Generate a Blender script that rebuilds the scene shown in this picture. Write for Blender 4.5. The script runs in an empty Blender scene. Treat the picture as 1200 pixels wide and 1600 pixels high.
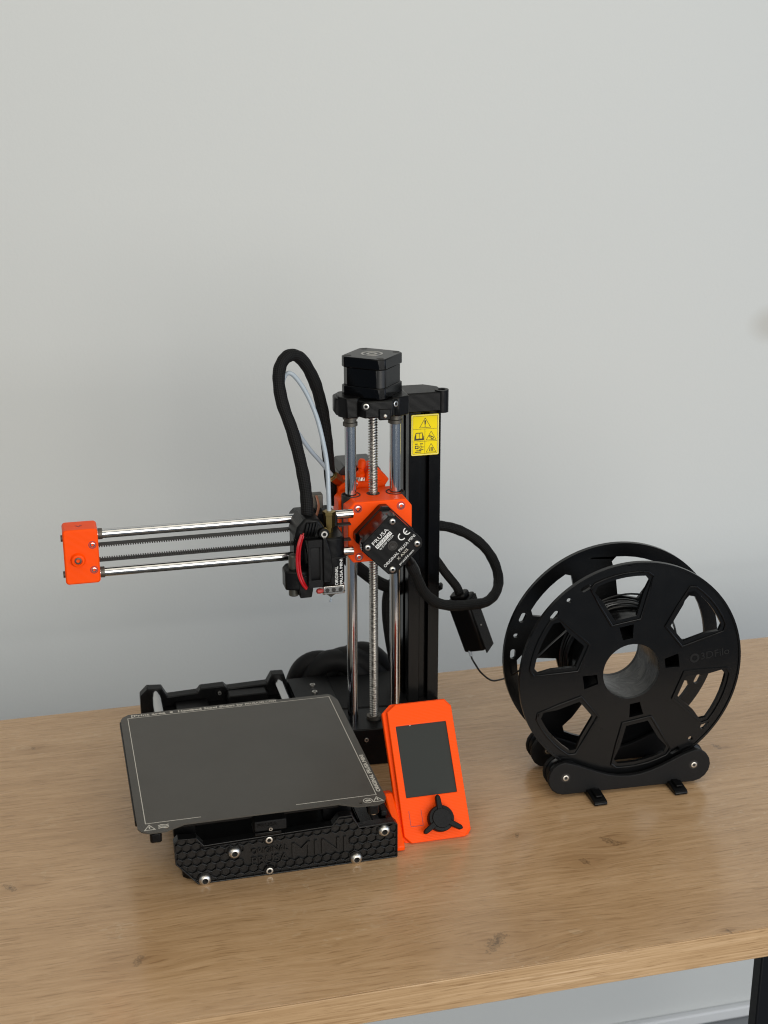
import bpy, bmesh, math, random
from mathutils import Vector, Matrix
from mathutils.geometry import tessellate_polygon
random.seed(7)
S = 0.001                       # everything below is written in millimetres
sc = bpy.context.scene
col = sc.collection

# ------------------------------------------------------------------ camera
cam_d = bpy.data.cameras.new('camera')
cam = bpy.data.objects.new('camera', cam_d); col.objects.link(cam)
right = Vector((0.9701, -0.2426, -0.0016)); down = Vector((-0.0779, -0.3055, -0.9490)); fwd = Vector((0.2297, 0.9208, -0.3153))
fwd.normalize(); right = (right - fwd*right.dot(fwd)).normalized(); up = right.cross(fwd)
M = Matrix((right, up, -fwd)).transposed().to_4x4()
M.translation = Vector((-139.9, -1038.9, 636.6))*S
cam.matrix_world = M
cam_d.sensor_fit = 'VERTICAL'; cam_d.sensor_height = 24.0
cam_d.lens = 24.0*2187.8/1600.0
cam_d.clip_start = 0.05; cam_d.clip_end = 50
cam_d.dof.use_dof = True; cam_d.dof.focus_distance = 1.18; cam_d.dof.aperture_fstop = 8.0
sc.camera = cam
sc.cycles.filter_width = 1.1

# ------------------------------------------------------------------ world and light
w = bpy.data.worlds.new('World'); sc.world = w; w.use_nodes = True
bg = w.node_tree.nodes['Background']; bg.inputs[0].default_value = (0.74, 0.92, 1.16, 1); bg.inputs[1].default_value = 0.17

def area(name, loc, target, sx, sy, power, color):
    d = bpy.data.lights.new(name, 'AREA'); d.shape = 'RECTANGLE'; d.size = sx; d.size_y = sy; d.energy = power; d.color = color
    o = bpy.data.objects.new(name, d); col.objects.link(o)
    o.location = Vector(loc)*S
    o.rotation_euler = (Vector(target)*S - o.location).to_track_quat('-Z', 'Y').to_euler()
    return o
area('window_light', (520, -2300, 640), (150, 300, 150), 1.9, 1.6, 44, (1.0, 0.97, 0.90))
area('cool_side_fill', (1900, -1300, 450), (150, 250, 50), 1.4, 1.2, 11, (0.82, 0.93, 1.10))  # added cool fill from the right, tints shadows and the right of the wall
area('warm_left_fill', (-1500, -1900, 1500), (-100, 500, 600), 1.5, 1.4, 10, (1.0, 0.92, 0.74))  # added fill, no actual doorway: warms the upper left wall, lifts shadows
area('warm_upper_fill', (50, -700, 2150), (50, 525, 700), 2.4, 1.6, 15, (1.0, 0.91, 0.73))  # added warm fill aimed high, gives the upper wall its warm gradient

vs = sc.view_settings
vs.view_transform = 'Standard'; vs.look = 'None'; vs.gamma = 1; vs.exposure = 0; vs.use_curve_mapping = False

# ------------------------------------------------------------------ mesh helpers
def jig(n, r, amp=0.05, f=0.55):
    ph_ = random.uniform(0, 6)
    return [r*(1+amp*(math.sin(i*f+ph_)*0.6+math.sin(i*f*2.3+ph_*2)*0.4)) for i in range(n)]
class MB:
    def __init__(s): s.v = []; s.f = []; s.uv = None
    def add(s, v, f):
        n = len(s.v); s.v += [tuple(p) for p in v]; s.f += [tuple(i+n for i in q) for q in f]; return s
    def box(s, x0, x1, y0, y1, z0, z1):
        v = [(x, y, z) for z in (z0, z1) for y in (y0, y1) for x in (x0, x1)]
        return s.add(v, [(0,2,3,1),(4,5,7,6),(0,1,5,4),(2,6,7,3),(0,4,6,2),(1,3,7,5)])
    def prism(s, poly, fr, c0, c1, holes=()):
        loops = [list(poly)] + [list(h) for h in holes]
        flat = [p for l in loops for p in l]
        tris = tessellate_polygon([[Vector((a, b, 0)) for a, b in l] for l in loops])
        n = len(flat)
        v = [fr(a, b, c0) for a, b in flat] + [fr(a, b, c1) for a, b in flat]
        f = []
        if holes:
            f += [tuple(t) for t in tris] + [tuple(i+n for i in reversed(t)) for t in tris]
        else:
            f += [tuple(range(n)), tuple(reversed(range(n, 2*n)))]
        k = 0
        for l in loops:
            m = len(l)
            for i in range(m):
                j = (i+1) % m
                f.append((k+i, k+j, n+k+j, n+k+i))
            k += m
        return s.add(v, f)
    def lathe(s, o, ax, prof, n=24):
        o = Vector(o); ax = Vector(ax).normalized(); u = ax.orthogonal().normalized(); w_ = ax.cross(u)
        v = []; f = []
        for r, h in prof:
            for k in range(n):
                a = 2*math.pi*k/n
                v.append(o + ax*h + (u*math.cos(a)+w_*math.sin(a))*r)
        for i in range(len(prof)-1):
            for k in range(n):
                j = (k+1) % n
                f.append((i*n+k, i*n+j, (i+1)*n+j, (i+1)*n+k))
        f.append(tuple(range(n))); f.append(tuple(reversed(range((len(prof)-1)*n, len(prof)*n))))
        return s.add(v, f)
    def cyl(s, p0, p1, r, n=24, r2=None):
        p0 = Vector(p0); p1 = Vector(p1)
        return s.lathe(p0, p1-p0, [(r, 0), (r if r2 is None else r2, (p1-p0).length)], n)
    def tube(s, pts, r, n=14, flat=1.0):
        pts = [Vector(p) for p in pts]; m = len(pts)
        t0 = (pts[1]-pts[0]).normalized(); u = t0.orthogonal().normalized()
        v = []; f = []; base = len(s.v); L = 0; Ls = []
        for i, p in enumerate(pts):
            t = (pts[min(i+1, m-1)]-pts[max(i-1, 0)]).normalized()
            u = (u - t*u.dot(t)).normalized(); w_ = t.cross(u)
            if i: L += (p-pts[i-1]).length
            Ls.append(L)
            rr = r[i] if isinstance(r, (list, tuple)) else r
            for k in range(n):
                a = 2*math.pi*k/n
                v.append(p + u*math.cos(a)*rr + w_*math.sin(a)*rr*flat)
        if s.uv is None: s.uv = {}
        for i in range(m-1):
            for k in range(n):
                j = (k+1) % n
                s.uv[len(s.f)+len(f)] = [(k/n, Ls[i]), ((k+1)/n, Ls[i]), ((k+1)/n, Ls[i+1]), (k/n, Ls[i+1])]
                f.append((i*n+k, i*n+j, (i+1)*n+j, (i+1)*n+k))
        f.append(tuple(reversed(range(n)))); f.append(tuple(range((m-1)*n, m*n)))
        return s.add(v, f)

def curve(pts, seg=8):
    P = [Vector(p) for p in pts]; out = []
    for i in range(len(P)-1):
        a = P[max(i-1, 0)]; b = P[i]; c = P[i+1]; d = P[min(i+2, len(P)-1)]
        for k in range(seg):
            t = k/seg
            out.append(0.5*((2*b)+(c-a)*t+(2*a-5*b+4*c-d)*t*t+(3*b-a-3*c+d)*t**3))
    out.append(P[-1]); return out

XZ = lambda a, b, c: (a, c, b)
XY = lambda a, b, c: (a, b, c)
YZ = lambda a, b, c: (c, a, b)
def frame(o, u, v, n):
    o, u, v, n = map(Vector, (o, u, v, n))
    return lambda a, b, c: tuple(o+u*a+v*b+n*c)
def inset(poly, d):
    n = len(poly); A = sum(poly[i][0]*poly[(i+1) % n][1]-poly[(i+1) % n][0]*poly[i][1] for i in range(n))
    sgn = 1 if A > 0 else -1; out = []
    for i in range(n):
        p0 = Vector(poly[i-1]); p1 = Vector(poly[i]); p2 = Vector(poly[(i+1) % n])
        e1 = (p1-p0).normalized(); e2 = (p2-p1).normalized()
        n1 = Vector((-e1.y, e1.x))*sgn; n2 = Vector((-e2.y, e2.x))*sgn
        b = n1+n2; q = p1 + b*(d/max(0.25, 1+n1.dot(n2))); out.append((q.x, q.y))
    return out
def clip(poly, a, b, c):        # keep a*x+b*y<=c
    out = []
    for i in range(len(poly)):
        p = poly[i-1]; q = poly[i]; dp = a*p[0]+b*p[1]-c; dq = a*q[0]+b*q[1]-c
        if (dp <= 0) != (dq <= 0):
            t = dp/(dp-dq); out.append((p[0]+(q[0]-p[0])*t, p[1]+(q[1]-p[1])*t))
        if dq <= 0: out.append(q)
    return out
def inside(p, poly):
    r = False
    for i in range(len(poly)):
        a = poly[i-1]; b = poly[i]
        if (a[1] > p[1]) != (b[1] > p[1]) and p[0] < (b[0]-a[0])*(p[1]-a[1])/(b[1]-a[1])+a[0]: r = not r
    return r
def rrect(x0, x1, y0, y1, r, n=4):
    out = []
    for cx, cy, a0 in ((x1-r, y1-r, 0), (x0+r, y1-r, 90), (x0+r, y0+r, 180), (x1-r, y0+r, 270)):
        for k in range(n+1):
            a = math.radians(a0+90*k/n); out.append((cx+r*math.cos(a), cy+r*math.sin(a)))
    return out
def chrect(x0, x1, y0, y1, c):
    return [(x0+c, y0), (x1-c, y0), (x1, y0+c), (x1, y1-c), (x1-c, y1), (x0+c, y1), (x0, y1-c), (x0, y0+c)]
def circ(cx, cy, r, n=24, a0=0):
    return [(cx+r*math.cos(a0+2*math.pi*k/n), cy+r*math.sin(a0+2*math.pi*k/n)) for k in range(n)]

WL = {}                          # world position of each object's origin (mm)
def thing(name, label, cat, loc):
    o = bpy.data.objects.new(name, None); col.objects.link(o); o.empty_display_size = 0.02
    o.location = Vector(loc)*S; WL[o] = Vector(loc); o['label'] = label; o['category'] = cat; return o
def obj(name, mb, mat, parent=None, bev=0, label=None, ang=38, keep=False, seg=2):
    me = bpy.data.meshes.new(name)
    if keep: c = Vector((0, 0, 0))
    else:
        lo = [min(p[i] for p in mb.v) for i in range(3)]; hi = [max(p[i] for p in mb.v) for i in range(3)]
        c = Vector([(a+b)/2 for a, b in zip(lo, hi)])
    me.from_pydata([tuple((Vector(p)-c)*S) for p in mb.v], [], mb.f)
    if mb.uv:
        ul = me.uv_layers.new(name='UVMap')
        for fi, uvs in mb.uv.items():
            for li, q in zip(me.polygons[fi].loop_indices, uvs): ul.data[li].uv = q
    bm = bmesh.new(); bm.from_mesh(me); bmesh.ops.recalc_face_normals(bm, faces=bm.faces); bm.to_mesh(me); bm.free()
    me.polygons.foreach_set('use_smooth', [True]*len(me.polygons))
    me.set_sharp_from_angle(angle=math.radians(ang))
    me.materials.append(mat)
    o = bpy.data.objects.new(name, me); col.objects.link(o)
    WL[o] = c
    if parent is not None:
        o.parent = parent; o.location = (c-WL[parent])*S
    else: o.location = c*S
    if bev:
        m = o.modifiers.new('bevel', 'BEVEL'); m.width = bev*S; m.segments = seg; m.limit_method = 'ANGLE'; m.angle_limit = math.radians(40)
        m.use_clamp_overlap = True
    if label: o['label'] = label
    return o
def tag(o, label, cat, group=None):
    o['label'] = label; o['category'] = cat
    if group: o['group'] = group
    return o
def text_mb(s, size, fr, depth=0.05, bold=0.0, align='CENTER', width=None, sp=1.0):
    cu = bpy.data.curves.new('lettering', 'FONT'); cu.body = s; cu.size = 1.0; cu.align_x = align; cu.align_y = 'CENTER'
    cu.offset = bold; cu.resolution_u = 3; cu.space_character = sp; cu.extrude = 0.02
    to = bpy.data.objects.new('lettering', cu); col.objects.link(to)
    bpy.context.view_layer.update()
    dg = bpy.context.evaluated_depsgraph_get()
    me = bpy.data.meshes.new_from_object(to.evaluated_get(dg))
    xs = [v.co.x for v in me.vertices]; W0 = max(xs)-min(xs)
    kx = size if width is None else width/W0
    mb = MB(); mb.add([fr(v.co.x*kx, v.co.y*size, (depth if v.co.z > 0 else -0.1)) for v in me.vertices], [tuple(p.vertices) for p in me.polygons])
    bpy.data.objects.remove(to); bpy.data.curves.remove(cu); bpy.data.meshes.remove(me)
    return mb

# ------------------------------------------------------------------ materials
def mat(name, color, rough=0.5, metal=0.0, spec=0.5, coat=0.0, coat_r=0.1):
    m = bpy.data.materials.new(name); m.use_nodes = True
    b = m.node_tree.nodes['Principled BSDF']
    b.inputs['Base Color'].default_value = (*color, 1); b.inputs['Roughness'].default_value = rough
    b.inputs['Metallic'].default_value = metal; b.inputs['Specular IOR Level'].default_value = spec
    b.inputs['Coat Weight'].default_value = coat; b.inputs['Coat Roughness'].default_value = coat_r
    return m
def N(m, t, **k):
    n = m.node_tree.nodes.new(t)
    for a, v in k.items(): setattr(n, a, v)
    return n
def L(m, a, b): m.node_tree.links.new(a, b)
def math_(m, op, a, b=None, c=None):
    n = N(m, 'ShaderNodeMath', operation=op)
    for i, x in enumerate((a, b, c)):
        if x is None: continue
        if isinstance(x, (int, float)): n.inputs[i].default_value = x
        else: L(m, x, n.inputs[i])
    return n.outputs[0]
def noise(m, vec, scale, detail=3, rough=0.5, dist=0.0):
    n = N(m, 'ShaderNodeTexNoise'); n.inputs['Scale'].default_value = scale; n.inputs['Detail'].default_value = detail
    n.inputs['Roughness'].default_value = rough; n.inputs['Distortion'].default_value = dist
    if vec is not None: L(m, vec, n.inputs['Vector'])
    return n.outputs['Fac']
def mapping(m, src, scale, loc=(0, 0, 0)):
    n = N(m, 'ShaderNodeMapping'); n.inputs['Scale'].default_value = scale; n.inputs['Location'].default_value = loc
    L(m, src, n.inputs['Vector']); return n.outputs[0]
def objco(m): return N(m, 'ShaderNodeTexCoord').outputs['Object']
def bump(m, h, strength, dist):
    n = N(m, 'ShaderNodeBump'); n.inputs['Strength'].default_value = strength; n.inputs['Distance'].default_value = dist
    L(m, h, n.inputs['Height']); L(m, n.outputs[0], m.node_tree.nodes['Principled BSDF'].inputs['Normal'])
def ramp(m, f, stops):
    n = N(m, 'ShaderNodeValToRGB'); e = n.color_ramp.elements
    while len(e) < len(stops): e.new(0.5)
    for q, (p, c) in zip(e, stops):
        q.position = p; q.color = (*c, 1) if len(c) == 3 else c
    L(m, f, n.inputs[0]); return n.outputs[0]
def P(m): return m.node_tree.nodes['Principled BSDF']
def grain(m, scale, strength, dist=0.0002, rvar=0.0, layers=False):
    co = objco(m); h = noise(m, co, scale, 2)
    if layers:
        wv = N(m, 'ShaderNodeTexWave', bands_direction='Z'); wv.inputs['Scale'].default_value = 1/0.0032
        wv.inputs['Distortion'].default_value = 0.4; L(m, co, wv.inputs['Vector'])
        h = math_(m, 'ADD', math_(m, 'MULTIPLY', wv.outputs['Fac'], 0.8), h)
    bump(m, h, strength, dist)
    if rvar:
        r = noise(m, co, 60, 3); base = P(m).inputs['Roughness'].default_value
        L(m, math_(m, 'MULTIPLY_ADD', r, rvar, base-rvar/2), P(m).inputs['Roughness'])
    return m

BLACK = grain(mat('black printed plastic', (0.0028, 0.0028, 0.003), 0.36, spec=0.18), 900, 0.25, 0.0002, 0.12, True)
MATTE = grain(mat('matte speckled black plastic', (0.0062, 0.0062, 0.0065), 0.5, spec=0.18), 2200, 0.55, 0.0004, 0.1)
PANEL = grain(mat('black front panel plastic', (0.0055, 0.0055, 0.0057), 0.36, spec=0.36), 900, 0.15, 0.0002, 0.1)
SPOOLB = grain(mat('moulded black plastic', (0.0034, 0.0036, 0.0039), 0.25, spec=0.24), 300, 0.06, 0.0002, 0.12)
GLOSSB = grain(mat('black anodised metal', (0.0010, 0.0010, 0.0012), 0.2, spec=0.24), 200, 0.03, 0.0001, 0.08)
STATOR = mat('motor steel laminations', (0.035, 0.035, 0.035), 0.4, 0.6)
CAPTOP = mat('satin motor cap', (0.016, 0.016, 0.016), 0.36, spec=0.5)
ORANGE = grain(mat('orange printed plastic', (0.96, 0.078, 0.001), 0.42, spec=0.16), 700, 0.22, 0.0002, 0.1, True)
CHROME = mat('polished steel rod', (0.60, 0.60, 0.60), 0.14, 1.0)
STEEL = grain(mat('stainless screw', (0.60, 0.58, 0.54), 0.36, 1.0), 2500, 0.15, 0.0001)
SCREWM = mat('lead screw steel', (0.42, 0.40, 0.37), 0.28, 1.0)
NICKEL = mat('nickel heater block', (0.62, 0.58, 0.52), 0.24, 1.0)
BRASS = mat('brass', (0.42, 0.30, 0.11), 0.28, 1.0)
DULLMET = mat('dull bearing seal', (0.11, 0.10, 0.085), 0.45, 0.7)
BELT = grain(mat('rubber belt', (0.016, 0.014, 0.012), 0.6), 2000, 0.3)
PTFE = mat('milky tube', (0.36, 0.41, 0.46), 0.28); P(PTFE).inputs['Subsurface Weight'].default_value = 0.15; P(PTFE).inputs['Subsurface Radius'].default_value = (0.003, 0.003, 0.003)
RED = mat('red wire insulation', (0.42, 0.006, 0.010), 0.25)
REDS = mat('red sleeve', (0.36, 0.035, 0.028), 0.5)
COPPER = mat('copper brown ribbon', (0.22, 0.075, 0.03), 0.4)
WHITE = mat('white print', (0.72, 0.72, 0.70), 0.5)
CREAM = mat('pale printed line', (0.52, 0.49, 0.43), 0.5)
YELLOW = grain(mat('yellow sticker', (0.86, 0.67, 0.004), 0.42, spec=0.15), 500, 0.05)
INK = mat('black ink', (0.03, 0.024, 0.004), 0.5)
EDGEY = mat('sticker pale border', (0.8, 0.70, 0.22), 0.45)
SCREEN = mat('display glass', (0.036, 0.038, 0.034), 0.16, spec=0.5)
FIL = mat('black filament', (0.008, 0.008, 0.008), 0.3)
LEG = grain(mat('black powder coated steel', (0.004, 0.004, 0.005), 0.45, spec=0.25), 800, 0.2)
EMB = mat('embossed black', (0.0075, 0.0077, 0.008), 0.4, spec=0.24)

SHEET = mat('spring steel print sheet', (0.056, 0.0505, 0.042), 0.36, spec=0.45)
co = objco(SHEET); nn = noise(SHEET, co, 28, 5, 0.6, 0.8); L(SHEET, math_(SHEET, 'MULTIPLY_ADD', nn, 0.16, 0.28), P(SHEET).inputs['Roughness'])
L(SHEET, ramp(SHEET, noise(SHEET, co, 9, 4, 0.6, 0.6), [(0.3, (0.051, 0.046, 0.038)), (0.7, (0.060, 0.0545, 0.0455))]), P(SHEET).inputs['Base Color'])
bump(SHEET, noise(SHEET, co, 3000, 2), 0.25, 0.0001)

SLEEVE = mat('braided cable sleeve', (0.01, 0.01, 0.01), 0.65, spec=0.15)
uvn = N(SLEEVE, 'ShaderNodeTexCoord').outputs['UV']; sep = N(SLEEVE, 'ShaderNodeSeparateXYZ'); L(SLEEVE, uvn, sep.inputs[0])
a1 = math_(SLEEVE, 'SINE', math_(SLEEVE, 'ADD', math_(SLEEVE, 'MULTIPLY', sep.outputs[0], 2*math.pi*9), math_(SLEEVE, 'MULTIPLY', sep.outputs[1], 2.2)))
a2 = math_(SLEEVE, 'SINE', math_(SLEEVE, 'SUBTRACT', math_(SLEEVE, 'MULTIPLY', sep.outputs[0], 2*math.pi*9), math_(SLEEVE, 'MULTIPLY', sep.outputs[1], 2.2)))
br = math_(SLEEVE, 'MULTIPLY', a1, a2); bump(SLEEVE, br, 0.5, 0.0004)
L(SLEEVE, ramp(SLEEVE, math_(SLEEVE, 'MULTIPLY_ADD', br, 0.5, 0.5), [(0.2, (0.004, 0.004, 0.004)), (1, (0.013, 0.013, 0.013))]), P(SLEEVE).inputs['Base Color'])

# painted wall
WALL = mat('painted wall', (0.63, 0.625, 0.60), 0.75, spec=0.2)
co = objco(WALL); big = noise(WALL, co, 0.9, 2); fine = noise(WALL, co, 380, 3)
pos = N(WALL, 'ShaderNodeNewGeometry').outputs['Position']
def blob(m, pos, c, r, squash=(1, 1, 1)):
    v = N(m, 'ShaderNodeVectorMath', operation='SUBTRACT'); L(m, pos, v.inputs[0]); v.inputs[1].default_value = c
    v2 = N(m, 'ShaderNodeVectorMath', operation='MULTIPLY'); L(m, v.outputs[0], v2.inputs[0]); v2.inputs[1].default_value = squash
    ln = N(m, 'ShaderNodeVectorMath', operation='LENGTH'); L(m, v2.outputs[0], ln.inputs[0])
    return math_(m, 'DIVIDE', ln.outputs['Value'], r)
sm = blob(WALL, pos, (0.755, 0.525, 0.307), 0.034, (0.8, 1, 1.2))
smf = ramp(WALL, sm, [(0.4, (0.6, 0.6, 0.6)), (1.0, (0, 0, 0))])
mx = N(WALL, 'ShaderNodeMixRGB'); L(WALL, smf, mx.inputs[0]); mx.inputs[2].default_value = (0.46, 0.445, 0.41, 1)
L(WALL, ramp(WALL, big, [(0.3, (0.590, 0.604, 0.598)), (0.7, (0.616, 0.628, 0.618))]), mx.inputs[1])
L(WALL, mx.outputs[0], P(WALL).inputs['Base Color'])
bump(WALL, fine, 0.2, 0.0007)

# oak laminate, grain along X, with knots at their own places
def oak(name, edge=False):
    m = mat(name, (0.35, 0.23, 0.13), 0.4, spec=0.34)
    pos = N(m, 'ShaderNodeTexCoord').outputs['Object']
    # x, y, radius, slant of each knot
    knots = [(0.2957, -0.0829, 0.0075, 0.5), (0.1573, -0.192, 0.0105, -0.7), (0.2631, -0.1069, 0.005, 0.4), (0.3329, -0.2215, 0.0022, 0.3), (-0.1044, -0.1491, 0.006, -0.4), (-0.1964, -0.0289, 0.006, 0.5), (-0.1753, 0.2074, 0.003, 0.1), (0.46, 0.05, 0.005, 0.4), (0.222, -0.0545, 0.003, -0.4)]
    sx = N(m, 'ShaderNodeSeparateXYZ'); L(m, pos, sx.inputs[0]); x, y, z = sx.outputs
    kd = None; warp = None; halo = None
    if not edge:
        nz = noise(m, pos, 260, 4, 0.65)
        for kx, ky, kr, sl in knots:
            dx = math_(m, 'SUBTRACT', x, kx); dy = math_(m, 'SUBTRACT', y, ky)
            dxs = math_(m, 'ADD', dx, math_(m, 'MULTIPLY', dy, sl))
            d = math_(m, 'DIVIDE', math_(m, 'SQRT', math_(m, 'ADD', math_(m, 'POWER', math_(m, 'ABSOLUTE', math_(m, 'MULTIPLY', dxs, 1.25)), 2.0), math_(m, 'POWER', math_(m, 'ABSOLUTE', math_(m, 'MULTIPLY', dy, 0.8)), 2.0))), kr)
            far = math_(m, 'DIVIDE', math_(m, 'SQRT', math_(m, 'ADD', math_(m, 'POWER', math_(m, 'ABSOLUTE', math_(m, 'MULTIPLY', dx, 0.5)), 2.0), math_(m, 'POWER', math_(m, 'ABSOLUTE', dy), 2.0))), kr*2.6)
            e = math_(m, 'POWER', 2.718, math_(m, 'MULTIPLY', math_(m, 'MULTIPLY', far, far), -1.0))
            wy = math_(m, 'MULTIPLY', math_(m, 'MULTIPLY', dy, e), -0.8)
            warp = wy if warp is None else math_(m, 'ADD', warp, wy)
            halo = e if halo is None else math_(m, 'ADD', halo, e)
            dd = math_(m, 'ADD', d, math_(m, 'MULTIPLY', math_(m, 'SUBTRACT', nz, 0.5), 2.6))
            kd = dd if kd is None else math_(m, 'MINIMUM', kd, dd)
        y2 = math_(m, 'ADD', y, warp)
    else:
        y2 = math_(m, 'ADD', y, z)
    wn = noise(m, mapping(m, pos, (7, 10, 10)), 1.0, 3)
    y3 = math_(m, 'ADD', y2, math_(m, 'MULTIPLY', math_(m, 'SUBTRACT', wn, 0.5), 0.016 if not edge else 0.002))
    cb = N(m, 'ShaderNodeCombineXYZ'); L(m, x, cb.inputs[0]); L(m, y3, cb.inputs[1]); g = cb.outputs[0]
    broad = noise(m, mapping(m, g, (2.0, 16, 1)), 1.0, 3, 0.55)
    mid = noise(m, mapping(m, g, (9, 170, 1) if not edge else (4, 420, 1)), 1.0, 4, 0.62, 0.1)
    fine = noise(m, mapping(m, g, (26, 430, 1) if not edge else (14, 800, 1), (5, 1, 0)), 1.0, 3, 0.6)
    pore = noise(m, mapping(m, g, (38, 640, 1)), 1.0, 2, 0.6)
    # silver-grain flecks: short pale curls where the saw met the rays
    fl = noise(m, mapping(m, pos, (70, 130, 1), (3, 7, 0)), 1.0, 2, 0.5, 1.2)
    area_ = noise(m, mapping(m, pos, (6, 11, 1), (1, 4, 0)), 1.0, 2)
    plain = noise(m, mapping(m, pos, (2.2, 5.0, 1), (11, 2, 0)), 1.0, 2)
    t = math_(m, 'ADD', math_(m, 'MULTIPLY', broad, 0.26), math_(m, 'MULTIPLY', mid, 0.30 if not edge else 0.34))
    t = math_(m, 'ADD', t, math_(m, 'MULTIPLY', fine, 0.26 if not edge else 0.34))
    t = math_(m, 'ADD', t, math_(m, 'MULTIPLY', plain, 0.18 if not edge else 0.06))
    if edge: st_ = [(0.36, (0.27, 0.155, 0.072)), (0.46, (0.39, 0.242, 0.122)), (0.54, (0.48, 0.312, 0.168)), (0.64, (0.60, 0.415, 0.25))]
    else: st_ = [(0.34, (0.345, 0.203, 0.096)), (0.46, (0.468, 0.289, 0.147)), (0.54, (0.535, 0.342, 0.183)), (0.66, (0.625, 0.417, 0.240))]
    base = ramp(m, t, st_)
    m1 = N(m, 'ShaderNodeMixRGB', blend_type='MULTIPLY'); L(m, base, m1.inputs[1])
    L(m, ramp(m, pore, [(0.33, (0.55, 0.48, 0.40)), (0.44, (1, 1, 1))]), m1.inputs[2]); m1.inputs[0].default_value = 0.6
    out = m1.outputs[0]
    if not edge:
        m2 = N(m, 'ShaderNodeMixRGB', blend_type='SCREEN'); L(m, out, m2.inputs[1])
        ff_ = math_(m, 'MULTIPLY', ramp(m, fl, [(0.60, (0, 0, 0)), (0.66, (1, 1, 1)), (0.70, (0, 0, 0))]), ramp(m, area_, [(0.48, (0, 0, 0)), (0.62, (1, 1, 1))]))
        L(m, math_(m, 'MULTIPLY', ff_, 0.30), m2.inputs[0]); m2.inputs[2].default_value = (0.42, 0.36, 0.26, 1)
        m3 = N(m, 'ShaderNodeMixRGB'); L(m, m2.outputs[0], m3.inputs[1]); m3.inputs[2].default_value = (0.11, 0.068, 0.034, 1)
        L(m, ramp(m, kd, [(0.10, (0.75, 0.75, 0.75)), (0.42, (0.10, 0.10, 0.10)), (0.60, (0.62, 0.62, 0.62)), (0.85, (0, 0, 0))]), m3.inputs[0])
        m4 = N(m, 'ShaderNodeMixRGB', blend_type='MULTIPLY'); L(m, m3.outputs[0], m4.inputs[1]); m4.inputs[2].default_value = (0.74, 0.68, 0.60, 1)
        L(m, math_(m, 'MULTIPLY', halo, 0.55), m4.inputs[0]); out = m4.outputs[0]
    P(m).inputs['Coat Weight'].default_value = 0.0 if edge else 0.55; P(m).inputs['Coat Roughness'].default_value = 0.2
    L(m, out, P(m).inputs['Base Color'])
    L(m, math_(m, 'MULTIPLY_ADD', mid, 0.16, 0.19), P(m).inputs['Roughness'])
    bump(m, math_(m, 'ADD', pore, math_(m, 'MULTIPLY', fine, 0.8)), 0.25, 0.0004)
    return m
OAK = oak('oak laminate'); OAKE = oak('oak edge band', True)
FLOORM = mat('grey floor', (0.20, 0.21, 0.22), 0.5)
BASEB = mat('white skirting', (0.68, 0.69, 0.70), 0.45)

# ------------------------------------------------------------------ the setting
def struct(name, mb, m, bev=0):
    o = obj(name, mb, m, None, bev, keep=True); o['kind'] = 'structure'; return o
wall = struct('wall', MB().box(-2600, 2600, 525, 600, -728, 2300), WALL)
obj('skirting_board', MB().box(-2600, 2600, 512, 524.8, -727.8, -709), BASEB, wall, bev=3)
struct('floor', MB().box(-1500, 2000, -400, 600, -780, -728.2), FLOORM)

desk = thing('desk', 'oak desk top with pale oak front edge on a black metal leg', 'desk', (100, 25, -728))
top = obj('tabletop', MB().box(-640, 900, -224.6, 276, -25.6, 0), OAK, desk, bev=0.4, keep=True)
obj('edge_band', MB().box(-640, 900, -226.2, -224.6, -25.6, 0.0), OAKE, desk, bev=0.5, keep=True, label='brighter oak edge band along the desk front')
for x0 in (394, -460):
    obj('leg', MB().box(x0, x0+66, -172, -159, -728, -25.7), LEG, desk, bev=1.5)

# ------------------------------------------------------------------ screws
def screw(parent, p, n, r, h=None, m=STEEL, dome=True, name='screw'):
    h = h or r*0.75
    if dome: prof = [(r, -0.3), (r, h*0.25), (r*0.88, h*0.62), (r*0.66, h*0.9), (r*0.50, h), (r*0.46, h), (r*0.44, -0.2), (0.01, -0.2)]
    else: prof = [(r, -0.3), (r, h*0.9), (r*0.93, h), (r*0.58, h), (r*0.55, -0.25), (0.01, -0.28)]
    return obj(name, MB().lathe(p, n, prof, 20), m, parent)
def extrusion(x0, y0, s):        # T-slot profile, square of side s
    q = s/2; a = 4.0; b = 2.2; d = 6.5; e = 7.5
    side = [(-q, -q), (-a, -q), (-a, -q+b), (-e, -q+b), (-e, -q+d), (e, -q+d), (e, -q+b), (a, -q+b), (a, -q)]
    out = []
    for k in range(4):
        c, s_ = [(1, 0), (0, 1), (-1, 0), (0, -1)][k]
        out += [(x*c-y*s_, x*s_+y*c) for x, y in side]
    return [(x0+q+x, y0+q+y) for x, y in out]

# ------------------------------------------------------------------ printer
pr = thing('desktop_printer', 'black and orange cantilever 3D printer with steel rods standing on oak desk', '3D printer', (60, 60, 0))

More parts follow.
